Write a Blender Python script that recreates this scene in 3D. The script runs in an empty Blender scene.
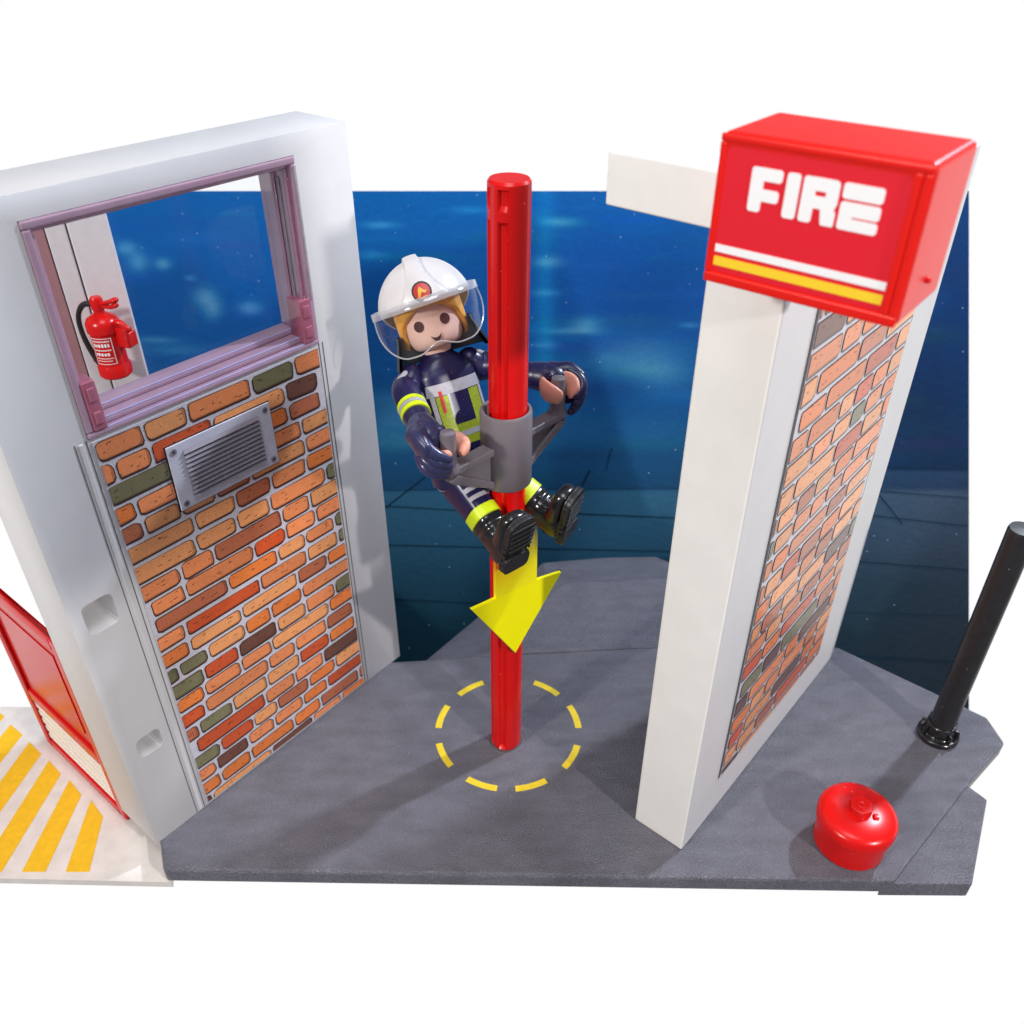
import bpy, bmesh, math, random
from mathutils import Vector, Matrix
R = math.radians
scene = bpy.context.scene
scene.unit_settings.scale_length = 0.01          # one unit = one centimetre: this is a toy

# ------------------------------------------------------------------ camera
CH = 23.1; PITCH = R(35.3)
cam = bpy.data.objects.new('camera', bpy.data.cameras.new('camera'))
scene.collection.objects.link(cam); scene.camera = cam
cam.location = (0, 0, CH); cam.rotation_euler = (R(90) - PITCH, 0, 0)
cam.data.sensor_width = 36; cam.data.lens = 876 / 1024 * 36
cam.data.clip_start = 0.5; cam.data.clip_end = 800
cam.data.dof.use_dof = True; cam.data.dof.focus_distance = 22.6; cam.data.dof.aperture_fstop = 0.26

# ------------------------------------------------------------------ world: white photo studio, dim ceiling
world = bpy.data.worlds.new('World'); scene.world = world; world.use_nodes = True
wt = world.node_tree; wt.nodes.clear()
tc = wt.nodes.new('ShaderNodeTexCoord'); sx = wt.nodes.new('ShaderNodeSeparateXYZ')
rp = wt.nodes.new('ShaderNodeValToRGB'); bg = wt.nodes.new('ShaderNodeBackground'); wo = wt.nodes.new('ShaderNodeOutputWorld')
rp.color_ramp.elements[0].position = 0.50; rp.color_ramp.elements[0].color = (1, 1, 1, 1)
rp.color_ramp.elements[1].position = 0.56; rp.color_ramp.elements[1].color = (.19, .20, .23, 1)
mr = wt.nodes.new('ShaderNodeMapRange'); mr.inputs[1].default_value = -1; mr.inputs[2].default_value = 1
wt.links.new(tc.outputs['Generated'], sx.inputs[0]); 
cy = wt.nodes.new('ShaderNodeMath'); cy.operation = 'MULTIPLY_ADD'; cy.inputs[1].default_value = -.9; cy.inputs[2].default_value = .0
mxm = wt.nodes.new('ShaderNodeMath'); mxm.operation = 'MAXIMUM'
wt.links.new(sx.outputs['Y'], cy.inputs[0]); wt.links.new(cy.outputs[0], mxm.inputs[0]); wt.links.new(sx.outputs['Z'], mxm.inputs[1])
wt.links.new(mxm.outputs[0], mr.inputs[0])
wt.links.new(mr.outputs[0], rp.inputs[0]); wt.links.new(rp.outputs[0], bg.inputs[0]); bg.inputs[1].default_value = 1.0
wt.links.new(bg.outputs[0], wo.inputs[0])

# ------------------------------------------------------------------ studio lamps
def area(name, az, el, dist, size, power, col, tgt=(0, 20, 8)):
    l = bpy.data.lights.new(name, 'AREA'); l.shape = 'DISK'; l.size = size; l.energy = power; l.color = col
    o = bpy.data.objects.new(name, l); scene.collection.objects.link(o)
    t = Vector(tgt); d = Vector((math.cos(R(az)) * math.cos(R(el)), math.sin(R(az)) * math.cos(R(el)), math.sin(R(el))))
    o.location = t + d * dist; o.rotation_euler = d.to_track_quat('Z', 'Y').to_euler()
    return o
area('key_lamp', -45, 26, 70, 2.6, 24500, (1, .98, .96), (-4, 20, 9))
area('back_lamp', 31, 45, 70, 3.0, 42000, (.76, .86, 1.0), (0, 20, 3))
area('fill_lamp', 222, 30, 70, 6, 26500, (1, .96, .90), (4, 19, 7))
area('backdrop_lamp', -90, 62, 62, 22, 9000, (.9, .95, 1), (0, 34, 2))

vs = scene.view_settings
vs.view_transform = 'Standard'; vs.look = 'None'; vs.gamma = 1; vs.exposure = 0.0; vs.use_curve_mapping = False
try:
    scene.cycles.max_bounces = 8; scene.cycles.transparent_max_bounces = 16
except Exception: pass

# ------------------------------------------------------------------ materials
def srgb(r, g, b):
    f = lambda c: (c / 255 / 12.92) if c / 255 <= .04045 else ((c / 255 + .055) / 1.055) ** 2.4
    return (f(r), f(g), f(b))
def mat(name, col, rough=.35, noise=0.0, nscale=4, bump=0.0, bscale=40, spec=.5, metal=0, coat=0, attr=None,
        specks=0, sscale=14, transmission=0, alpha=1, grain=0, gscale=60, stretch=None, sss=0, bdist=.03):
    m = bpy.data.materials.new(name); m.use_nodes = True; nt = m.node_tree; N = nt.nodes; L = nt.links
    b = N['Principled BSDF']; b.inputs['Roughness'].default_value = rough; b.inputs['Metallic'].default_value = metal
    b.inputs['Specular IOR Level'].default_value = spec; b.inputs['Coat Weight'].default_value = coat
    b.inputs['Coat Roughness'].default_value = .15
    b.inputs['Transmission Weight'].default_value = transmission; b.inputs['Alpha'].default_value = alpha
    if sss:
        b.inputs['Subsurface Weight'].default_value = sss; b.inputs['Subsurface Radius'].default_value = (.25, .1, .06); b.inputs['Subsurface Scale'].default_value = .3
    t = N.new('ShaderNodeTexCoord'); src = t.outputs['Object']
    if stretch:
        mp = N.new('ShaderNodeMapping'); mp.inputs['Scale'].default_value = stretch; L.new(src, mp.inputs[0]); src = mp.outputs[0]
    if attr:
        a = N.new('ShaderNodeVertexColor'); a.layer_name = attr; cur = a.outputs[0]
    else:
        c = N.new('ShaderNodeRGB'); c.outputs[0].default_value = (*col, 1); cur = c.outputs[0]
    def modulate(cur, scale, lo, hi, detail=3):
        n = N.new('ShaderNodeTexNoise'); n.inputs['Scale'].default_value = scale; n.inputs['Detail'].default_value = detail; L.new(src, n.inputs['Vector'])
        r = N.new('ShaderNodeMapRange'); r.inputs[1].default_value = .3; r.inputs[2].default_value = .7; r.inputs[3].default_value = lo; r.inputs[4].default_value = hi
        L.new(n.outputs[0], r.inputs[0])
        x = N.new('ShaderNodeVectorMath'); x.operation = 'SCALE'; L.new(cur, x.inputs[0]); L.new(r.outputs[0], x.inputs['Scale']); return x.outputs[0]
    if noise: cur = modulate(cur, nscale, 1 - noise, 1 + noise)
    if grain: cur = modulate(cur, gscale, 1 - grain, 1 + grain, 1)
    if specks:
        v = N.new('ShaderNodeTexVoronoi'); v.inputs['Scale'].default_value = sscale; L.new(t.outputs['Object'], v.inputs['Vector'])
        s1 = N.new('ShaderNodeMapRange'); s1.inputs[1].default_value = .09; s1.inputs[2].default_value = .05; L.new(v.outputs['Distance'], s1.inputs[0])
        sp = N.new('ShaderNodeSeparateXYZ'); L.new(v.outputs['Color'], sp.inputs[0])
        gt = N.new('ShaderNodeMath'); gt.operation = 'GREATER_THAN'; gt.inputs[1].default_value = 1 - specks; L.new(sp.outputs[0], gt.inputs[0])
        mm = N.new('ShaderNodeMath'); mm.operation = 'MULTIPLY'; L.new(s1.outputs[0], mm.inputs[0]); L.new(gt.outputs[0], mm.inputs[1])
        m2 = N.new('ShaderNodeMath'); m2.operation = 'MULTIPLY'; m2.inputs[1].default_value = .55; L.new(mm.outputs[0], m2.inputs[0])
        mx = N.new('ShaderNodeMixRGB'); L.new(m2.outputs[0], mx.inputs[0]); L.new(cur, mx.inputs[1]); mx.inputs[2].default_value = (.75, .75, .78, 1); cur = mx.outputs[0]
    L.new(cur, b.inputs['Base Color'])
    if bump:
        n = N.new('ShaderNodeTexNoise'); n.inputs['Scale'].default_value = bscale; n.inputs['Detail'].default_value = 3; L.new(src, n.inputs['Vector'])
        bp = N.new('ShaderNodeBump'); bp.inputs['Strength'].default_value = bump; bp.inputs['Distance'].default_value = bdist
        L.new(n.outputs[0], bp.inputs['Height']); L.new(bp.outputs[0], b.inputs['Normal'])
    return m
M = {}
M['white'] = mat('white_plastic', srgb(214, 211, 211), .42, noise=.02, nscale=1.2, bump=.10, bscale=22, specks=.04, sscale=3)
M['cream'] = mat('white_plastic_lit', srgb(244, 241, 236), .45, noise=.025, nscale=1.0, bump=.12, bscale=18)  # brighter copy of the white plastic, light on the front faces put into colour
M['groove'] = mat('groove_shadow_gap', (.10, .10, .11), .6)
M['floor'] = mat('grey_floor_plastic', srgb(100, 98, 107), .32, noise=.16, nscale=1.0, grain=.30, gscale=18, bump=.9, bscale=15, bdist=.06, specks=.4, sscale=8, stretch=(1, 2.4, 1))
M['driveway'] = mat('white_driveway', srgb(222, 214, 208), .5, noise=.08, nscale=2, bump=.1)
M['yellow_paint'] = mat('yellow_marking', srgb(226, 196, 40), .5, noise=.08, nscale=5, grain=.07, gscale=60)
M['hazard'] = mat('hazard_yellow', srgb(238, 186, 30), .5, noise=.06, nscale=5)
M['red'] = mat('red_plastic', srgb(214, 14, 12), .26, noise=.03, nscale=2, bump=.03, bscale=50, specks=.12, sscale=6, spec=.4)
M['redsign'] = mat('red_sign_frame', srgb(226, 24, 14), .32, noise=.02, nscale=2, spec=.35)
M['redface'] = mat('red_sticker', srgb(224, 26, 44), .45, grain=.03, gscale=60, spec=.3)
M['whiteink'] = mat('white_print', srgb(246, 244, 244), .4, grain=.02)
M['yellowink'] = mat('yellow_print', srgb(250, 208, 40), .4, grain=.02)
M['greyclamp'] = mat('grey_plastic', srgb(116, 108, 114), .40, noise=.03, nscale=3, bump=.22, bscale=45)
M['navy'] = mat('navy_plastic', srgb(26, 24, 68), .34, noise=.06, nscale=4, coat=.05, specks=.15, sscale=9)
M['glove'] = mat('blue_glove', srgb(50, 52, 92), .34, noise=.05, nscale=5, coat=.2)
M['skin'] = mat('skin_plastic', srgb(252, 206, 190), .38, noise=.02, sss=.25)
M['skinhand'] = mat('hand_plastic', srgb(240, 168, 146), .36, noise=.02, sss=.2)
M['hair'] = mat('blond_hair', srgb(255, 180, 64), .36, noise=.05, nscale=4, sss=.2)
M['eye'] = mat('brown_eye_print', srgb(84, 40, 42), .35, noise=.1)
M['mouth'] = mat('mouth_print', srgb(70, 34, 36), .4, noise=.1)
M['helmet'] = mat('helmet_white', srgb(222, 216, 215), .33, noise=.015, bump=.05, bscale=40, coat=.2)
M['black'] = mat('black_plastic', (.012, .011, .012), .22, noise=.15, nscale=6, bump=.15, bscale=14, coat=.3)
M['blackmat'] = mat('black_satin', (.016, .015, .016), .38, noise=.15, nscale=3, bump=.1, bscale=30, specks=.1, sscale=6)
M['neon'] = mat('neon_yellow', srgb(206, 226, 24), .4, grain=.08, gscale=30)
M['neoncloth'] = mat('neon_print', srgb(150, 162, 28), .5, grain=.25, gscale=24)
M['silver'] = mat('silver_print', srgb(172, 168, 176), .6, noise=.1, nscale=6, metal=.1)
M['badge'] = mat('badge_red', srgb(196, 34, 26), .35, noise=.05)
M['gold'] = mat('badge_gold', srgb(232, 178, 40), .35, noise=.05)
M['ink'] = mat('black_print', (.012, .01, .012), .45, noise=.1)
M['arrow'] = mat('yellow_arrow', (1.0, .90, .0), .6, spec=.2, noise=.02, nscale=2)
M['navyshadow'] = mat('arrow_drop_shadow', srgb(34, 34, 84), .5, noise=.03)
M['ventmetal'] = mat('vent_grey', srgb(205, 203, 218), .4, noise=.06, nscale=3, grain=.08, gscale=50)
M['ventdark'] = mat('vent_dark', srgb(134, 128, 140), .5, noise=.1, nscale=4)
M['brick'] = mat('printed_bricks', (1, 1, 1), .30, attr='Col', grain=.20, gscale=38, noise=.05, nscale=3, coat=.25)
M['backprint'] = mat('printed_backdrop', (1, 1, 1), .75, attr='Col', spec=.12, specks=.16, sscale=3.2, grain=.06, gscale=8)
M['backline'] = mat('backdrop_joint', srgb(4, 34, 52), .8, noise=.2, nscale=1, spec=.1)
M['columnwall'] = mat('room_wall', srgb(226, 218, 220), .5, noise=.03, bump=.1)
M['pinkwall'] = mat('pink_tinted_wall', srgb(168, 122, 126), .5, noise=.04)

M['lavender'] = mat('lavender_highlight', srgb(196, 190, 240), .2, noise=.05, coat=.5)
def tinted(name, col, rough, trans, tint_alpha):
    m = mat(name, col, rough, noise=.08, nscale=1.4, coat=.5, alpha=tint_alpha)
    return m
M['pinkplastic'] = tinted('mauve_clear_plastic', srgb(204, 168, 190), .12, 0, .72)
M['pinkclear'] = tinted('pink_clear_plastic', srgb(190, 110, 134), .12, 0, .78)
M['mauvedark'] = tinted('mauve_rib_plastic', srgb(138, 100, 116), .2, 0, .9)

def clear(name, tint=(1, 1, 1), gloss=.10, rough=.03, milk=0.0, edge=.4):
    m = bpy.data.materials.new(name); m.use_nodes = True; nt = m.node_tree; nt.nodes.clear(); N = nt.nodes; L = nt.links
    o = N.new('ShaderNodeOutputMaterial'); tr = N.new('ShaderNodeBsdfTransparent'); tr.inputs[0].default_value = (*tint, 1)
    gl = N.new('ShaderNodeBsdfGlossy'); gl.inputs['Roughness'].default_value = rough
    lw = N.new('ShaderNodeLayerWeight'); lw.inputs[0].default_value = .35
    mr_ = N.new('ShaderNodeMapRange'); mr_.inputs[3].default_value = gloss; mr_.inputs[4].default_value = min(1, gloss + edge); L.new(lw.outputs['Facing'], mr_.inputs[0])
    pw = N.new('ShaderNodeMath'); pw.operation = 'MULTIPLY'; L.new(mr_.outputs[0], pw.inputs[0]); pw.inputs[1].default_value = 1
    mx = N.new('ShaderNodeMixShader'); L.new(pw.outputs[0], mx.inputs[0]); L.new(tr.outputs[0], mx.inputs[1]); L.new(gl.outputs[0], mx.inputs[2])
    cur = mx.outputs[0]
    if milk:
        df = N.new('ShaderNodeBsdfDiffuse'); df.inputs[0].default_value = (.85, .85, .88, 1)
        m2 = N.new('ShaderNodeMixShader'); m2.inputs[0].default_value = milk; L.new(cur, m2.inputs[1]); L.new(df.outputs[0], m2.inputs[2]); cur = m2.outputs[0]
    L.new(cur, o.inputs[0]); return m
M['visor'] = clear('clear_visor', (1, 1, 1), .015, .10, .01, .28)
M['visorrim'] = clear('milky_visor_edge', (.98, .98, .99), .10, .12, .30)
M['pane'] = clear('window_pane', (.98, .99, 1), .0, .05, .0, .06)

# arrow shaft: fades out towards its top (its own printed transparency)
def fade_mat(zlo, zhi):
    m = mat('fading_yellow_arrow', (1.0, .89, .0), .5, noise=.02); nt = m.node_tree; N = nt.nodes; L = nt.links
    t = N.new('ShaderNodeTexCoord'); s = N.new('ShaderNodeSeparateXYZ'); L.new(t.outputs['Object'], s.inputs[0])
    r = N.new('ShaderNodeMapRange'); r.inputs[1].default_value = zhi; r.inputs[2].default_value = zlo; r.interpolation_type = 'SMOOTHSTEP'
    r.inputs[3].default_value = 0; r.inputs[4].default_value = 1; L.new(s.outputs['Z'], r.inputs[0]); p_ = N.new('ShaderNodeMath'); p_.operation = 'POWER'; p_.inputs[1].default_value = 1.9; L.new(r.outputs[0], p_.inputs[0]); L.new(p_.outputs[0], N['Principled BSDF'].inputs['Alpha'])
    return m

# ------------------------------------------------------------------ mesh helpers
class MB:
    def __init__(s): s.v = []; s.f = []; s.m = []; s.c = []
    def add(s, vs_, fs, mi=0, col=None):
        o = len(s.v); s.v += [tuple(x) for x in vs_]
        for f in fs: s.f.append([i + o for i in f]); s.m.append(mi); s.c.append(col or (1, 1, 1))
    def box(s, x0, x1, y0, y1, z0, z1, mi=0, T=None):
        vs_ = [Vector((x, y, z)) for z in (z0, z1) for x, y in ((x0, y0), (x1, y0), (x1, y1), (x0, y1))]
        if T: vs_ = [T @ v for v in vs_]
        s.add(vs_, [(3, 2, 1, 0), (4, 5, 6, 7), (0, 1, 5, 4), (1, 2, 6, 5), (2, 3, 7, 6), (3, 0, 4, 7)], mi)
    def prism(s, poly, fn, d0, d1, mi=0, side=None):
        """poly: 2-D outline; fn(u, v, d) gives the point; extruded d0 -> d1"""
        n = len(poly); a = [fn(u, v, d0) for u, v in poly]; b = [fn(u, v, d1) for u, v in poly]
        s.add(a + b, [list(range(n))[::-1], [i + n for i in range(n)]], mi)
        s.add(a + b, [(i, (i + 1) % n, (i + 1) % n + n, i + n) for i in range(n)], mi if side is None else side)
    def loft(s, rings, mi=0, caps=True, close=True):
        n = len(rings[0]); vs_ = [p for r in rings for p in r]; fs = []
        for k in range(len(rings) - 1):
            for i in range(n if close else n - 1):
                j = (i + 1) % n; fs.append((k * n + i, k * n + j, (k + 1) * n + j, (k + 1) * n + i))
        if caps and close: fs += [tuple(range(n))[::-1], tuple((len(rings) - 1) * n + i for i in range(n))]
        s.add(vs_, fs, mi)
    def tube(s, pts, rad, mi=0, n=14, flat=None, sub=6):
        P = [Vector(p) for p in pts]
        if sub > 1 and len(P) > 2:
            Q = []; RR = []
            for i in range(len(P) - 1):
                p0 = P[max(i - 1, 0)]; p1 = P[i]; p2 = P[i + 1]; p3 = P[min(i + 2, len(P) - 1)]
                for k in range(sub):
                    t = k / sub
                    Q.append(.5 * ((2 * p1) + (p2 - p0) * t + (2 * p0 - 5 * p1 + 4 * p2 - p3) * t * t + (3 * p1 - p0 - 3 * p2 + p3) * t ** 3))
                    e = t * t * (3 - 2 * t); ra, rb_ = [(x, x) if not isinstance(x, tuple) else x for x in (rad[i], rad[i + 1])]
                    RR.append((ra[0] + (rb_[0] - ra[0]) * e, ra[1] + (rb_[1] - ra[1]) * e))
            Q.append(P[-1]); RR.append(rad[-1]); P = Q; rad = RR
        rings = []; up = None
        for i, p in enumerate(P):
            t = (P[min(i + 1, len(P) - 1)] - P[max(i - 1, 0)]).normalized()
            if up is None: up = Vector((0, 0, 1)) if abs(t.z) < .9 else Vector((1, 0, 0))
            up = (up - t * up.dot(t)).normalized(); sd = t.cross(up)
            r = rad[i]; a, b = (r, r) if not isinstance(r, tuple) else r
            if flat: b = a * flat
            rings.append([p + sd * (a * math.cos(q)) + up * (b * math.sin(q)) for q in [2 * math.pi * k / n for k in range(n)]])
        # rounded ends
        def endcap(ring, c, d, r):
            return [[c + (v - c) * math.cos(q) + d * (r * math.sin(q)) for v in ring] for q in (R(30), R(55), R(75))]
        r0 = rad[0] if not isinstance(rad[0], tuple) else min(rad[0]); r1 = rad[-1] if not isinstance(rad[-1], tuple) else min(rad[-1])
        pre = endcap(rings[0], P[0], (P[0] - P[1]).normalized(), r0)[::-1]; post = endcap(rings[-1], P[-1], (P[-1] - P[-2]).normalized(), r1)
        s.loft(pre + rings + post, mi)
    def ellipsoid(s, c, r, mi=0, n=24, m=14, T=None):
        rings = []
        for j in range(m + 1):
            ph = math.pi * (j / m) * .998 + .003
            ring = [Vector((r[0] * math.sin(ph) * math.cos(2 * math.pi * i / n), r[1] * math.sin(ph) * math.sin(2 * math.pi * i / n), -r[2] * math.cos(ph))) for i in range(n)]
            if T: ring = [T @ p for p in ring]
            rings.append([Vector(c) + p for p in ring])
        s.loft(rings, mi)
    def build(s, name, mats, parent=None, smooth=True, bevel=0, segs=2, sub=0, angle=35, fix=True):
        me = bpy.data.meshes.new(name); me.from_pydata(s.v, [], s.f)
        mats = mats if isinstance(mats, list) else [mats]
        for m in mats: me.materials.append(M[m] if isinstance(m, str) else m)
        for p, mi in zip(me.polygons, s.m): p.material_index = mi
        if any(c != (1, 1, 1) for c in s.c):
            ca = me.color_attributes.new('Col', 'FLOAT_COLOR', 'CORNER')
            for p, c in zip(me.polygons, s.c):
                for li in p.loop_indices: ca.data[li].color = (*c, 1)
        if fix:
            bm = bmesh.new(); bm.from_mesh(me)
            bmesh.ops.remove_doubles(bm, verts=bm.verts, dist=1e-5); bmesh.ops.recalc_face_normals(bm, faces=bm.faces); bm.to_mesh(me); bm.free()
        o = bpy.data.objects.new(name, me); scene.collection.objects.link(o)
        if parent: o.parent = parent
        for p in me.polygons: p.use_smooth = smooth
        if bevel:
            b = o.modifiers.new('bevel', 'BEVEL'); b.width = bevel; b.segments = segs; b.limit_method = 'ANGLE'; b.angle_limit = R(30)
        if sub:
            b = o.modifiers.new('sub', 'SUBSURF'); b.levels = sub; b.render_levels = sub
        if smooth and angle:
            try: me.set_sharp_from_angle(angle=R(angle))
            except Exception: pass
        if bevel and smooth:
            w_ = o.modifiers.new('wn', 'WEIGHTED_NORMAL'); w_.keep_sharp = False
        return o
def tag(o, label=None, cat=None, group=None, kind=None):
    if label: o['label'] = label
    if cat: o['category'] = cat
    if group: o['group'] = group
    if kind: o['kind'] = kind
    return o
def empty(name, loc, label, cat, mtx=None, rz=0, group=None):
    o = bpy.data.objects.new(name, None); scene.collection.objects.link(o); o.empty_display_size = .5
    if mtx is not None: o.matrix_world = mtx
    else: o.location = loc; o.rotation_euler = (0, 0, rz)
    return tag(o, label, cat, group, 'thing')
def cut(o, cutters):
    """boolean the cutters (plain meshes) out of o and bake it"""
    for k, c in enumerate(cutters):
        md = o.modifiers.new('cut%d' % k, 'BOOLEAN'); md.operation = 'DIFFERENCE'; md.object = c; md.solver = 'EXACT'
        o.modifiers.move(len(o.modifiers) - 1, k)
    bpy.context.view_layer.update()
    dg = bpy.context.evaluated_depsgraph_get(); me = bpy.data.meshes.new_from_object(o.evaluated_get(dg))
    o.modifiers.clear(); o.data = me
    for c in cutters: bpy.data.objects.remove(c)
def catmull(P, n):
    return P

# ==================================================================  THE SETTING
# ---- floor of the station
fb = MB()
floor_poly = [(-10.1, 14.7), (15.2, 14.2), (12.2, 15.6), (14.55, 17.75), (17.6, 20.0), (15.81, 20.86), (12.22, 23.87), (9.0, 24.1), (-.96, 23.42), (-3.35, 23.2), (-6, 23.0), (-8, 28), (-16.5, 28), (-16.0, 20.0), (-10.62, 15.6)]
floor_poly = [(-10.1, 14.7), (10.95, 14.35), (14.55, 17.75), (16.4, 19.35), (16.3, 20.45), (12.22, 23.87), (9.0, 24.1), (-.96, 23.42), (-3.35, 23.2), (-6, 23.0), (-8, 28), (-16.5, 28), (-15.5, 20.9), (-11.2, 17.3), (-10.55, 15.75)]
fb.prism(floor_poly, lambda u, v, d: Vector((u, v, d)), -.6, 0)
fl = fb.build('floor', 'floor', smooth=False, bevel=.09); tag(fl, kind='structure')
# lower step in front on the right
sb = MB(); sb.prism([(10.6, 14.35), (13.2, 14.33), (14.9, 17.2), (14.5, 17.75)], lambda u, v, d: Vector((u, v, d)), -.75, -.12)
tag(sb.build('lower_step', 'floor', smooth=False, bevel=.05), kind='structure')
# rear apron with bevelled rim
rb = MB()
inner = [(-.7, 23.46), (1.66, 27.06), (2.21, 27.6), (6.41, 27.9), (9.5, 26.3), (10.5, 24.14)]
outer = [(-3.47, 23.9), (1.36, 30.1), (4.11, 30.45), (6.33, 30.53), (6.89, 30.1), (11.2, 24.14)]
rb.add([Vector((x, y, -.03)) for x, y in inner] + [Vector((x, y, -.9)) for x, y in outer] + [Vector((x, y, -1.3)) for x, y in outer],
       [tuple(range(6))] + [(i, (i + 1) % 6, (i + 1) % 6 + 6, i + 6) for i in range(6)] + [(i + 6, (i + 1) % 6 + 6, (i + 1) % 6 + 12, i + 12) for i in range(6)])
tag(rb.build('apron', 'floor', smooth=False, bevel=.12, segs=3), kind='structure')
# driveway outside, lower
db = MB(); db.prism([(-22, 15.0), (-10.0, 14.72), (-10.4, 16.0), (-16.5, 21.5), (-22, 21.5)], lambda u, v, d: Vector((u, v, d)), -.9, -.65)
tag(db.build('driveway', 'driveway', smooth=False), kind='structure')

# ---- hazard stripes on the driveway
hz = MB()
for k in range(6):
    t = k * 1.3
    q = [(-12.86 - t * .775, 16.94 + t * .632), (-13.49 - t * .775, 17.57 + t * .60), (-13.25 - t * 1.0, 15.05), (-12.55 - t * 1.0, 15.05)]
    hz.prism([(max(x, -21.9), y) for x, y in q], lambda u, v, d: Vector((u, v, d)), -.646, -.640)
tag(hz.build('hazard_stripes', 'hazard', smooth=False), 'slanting yellow hazard stripes on the white ground before the red door', 'floor marking', None, 'thing')

# ---- printed backdrop board, leaning behind the toy, with its own printed picture
D = 40.0; F_ = 876.0
cs, sn = math.cos(PITCH), math.sin(PITCH)
ax = Vector((0, cs, -sn)); upv = Vector((0, sn, cs)); ctr = Vector((0, 0, CH)) + ax * D
def lerp(a, b, t): return tuple(a[i] + (b[i] - a[i]) * t for i in range(3))
def print_colour(px, py):
    stops = [(192, (0, 98, 178)), (300, (0, 84, 162)), (400, (6, 82, 146)), (440, (14, 84, 136)), (488, (12, 66, 106)), (492, (36, 92, 126)), (545, (28, 78, 108)), (585, (16, 64, 88)), (640, (12, 56, 76)), (760, (8, 48, 66))]
    for i in range(len(stops) - 1):
        if py <= stops[i + 1][0]:
            t = max(0, (py - stops[i][0]) / (stops[i + 1][0] - stops[i][0])); c = lerp(stops[i][1], stops[i + 1][1], t); break
    else: c = stops[-1][1]
    c = list(c)
    dk = min(1, max(0, (px - 640) / 300)); 
    if py < 470: c = [c[0] * (1 - dk * .3), c[1] * (1 - .42 * dk), c[2] * (1 - .36 * dk)]
    else: c = [c[0] + 18 * dk, c[1] * (1 - .14 * dk), c[2] * (1 - .18 * dk)]
    return c
rnd = random.Random(11)
blobs = [(545, 300, 9, 120, (0, 60, 50)), (600, 260, 60, 60, (0, -22, -20)), (560, 222, 16, 4, (110, 90, 50)), (548, 262, 13, 5, (130, 95, 50)), (545, 293, 14, 3, (80, 70, 40)), (585, 325, 14, 7, (100, 100, 60)), (570, 331, 26, 3, (90, 90, 50)),
         (545, 345, 12, 3, (60, 60, 40)), (380, 225, 16, 3, (90, 90, 60)), (372, 255, 14, 4, (50, 60, 50)), (205, 297, 11, 9, (130, 110, 60)), (213, 310, 9, 9, (110, 95, 55)), (126, 248, 9, 6, (120, 100, 60)), (163, 264, 7, 5, (130, 110, 60)),
         (138, 262, 9, 9, (110, 95, 55)), (190, 278, 5, 2, (90, 90, 60)), (155, 340, 22, 3, (90, 80, 50)), (250, 308, 11, 6, (120, 100, 60)), (180, 350, 30, 5, (60, 60, 35)), (640, 350, 40, 16, (70, 62, 40)), (660, 375, 30, 14, (70, 62, 40)), (620, 365, 40, 10, (45, 45, 30)),
         (470, 210, 20, 3, (40, 60, 50)), (400, 400, 40, 10, (60, 60, 40)), (395, 420, 30, 12, (60, 50, 35)), (690, 325, 10, 2, (80, 80, 60)), (575, 390, 50, 8, (-2, -20, -22)), (610, 430, 60, 10, (16, 20, 16)), (420, 440, 60, 7, (30, 30, 20)), (560, 455, 80, 5, (0, -16, -18)), (900, 400, 50, 40, (6, -14, -30)), (925, 300, 20, 16, (6, 26, 30))]
for k in range(110):
    yy = rnd.uniform(200, 470); blobs.append((rnd.uniform(60, 960), yy, rnd.uniform(8, 46), rnd.uniform(1.5, 6), tuple(rnd.uniform(-.6, 1) * q for q in (22, 26, 22))))
nx, ny = 330, 200; x0p, x1p, y0p, y1p = 54, 969, 191, 742
bk = MB(); verts = []; cols = []
for j in range(ny + 1):
    py = y0p + (y1p - y0p) * j / ny
    for i in range(nx + 1):
        px = x0p + (x1p - x0p) * i / nx
        verts.append(ctr + Vector(((px - 512) / F_ * D, 0, 0)) - upv * ((py - 512) / F_ * D))
        c = print_colour(px, py)
        for bx, by, rx, ry, bc in blobs:
            q = ((px - bx) / rx) ** 2 + ((py - by) / ry) ** 2
            if q < 9:
                e = math.exp(-q * .8) * .52; c = [c[n] + bc[n] * e for n in range(3)]
        wv = math.sin(px * .21 + 3 * math.sin(py * .13)) * math.sin(py * .9 + px * .03) + rnd.uniform(-1, 1) * .7
        c = [max(0, min(255, v + wv * 2.2)) for v in c]
        cols.append(tuple(min(.9, q * k_) for q, k_ in zip(srgb(*c), (.85, .70, .66))))
me = bpy.data.meshes.new('backdrop')
me.from_pydata(verts, [], [(j * (nx + 1) + i, (j + 1) * (nx + 1) + i, (j + 1) * (nx + 1) + i + 1, j * (nx + 1) + i + 1) for j in range(ny) for i in range(nx)])
ca = me.color_attributes.new('Col', 'FLOAT_COLOR', 'POINT')
for i, c in enumerate(cols): ca.data[i].color = (*c, 1)
me.materials.append(M['backprint']); me.materials.append(M['backline'])
bo = bpy.data.objects.new('backdrop', me); scene.collection.objects.link(bo); tag(bo, kind='structure')
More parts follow.
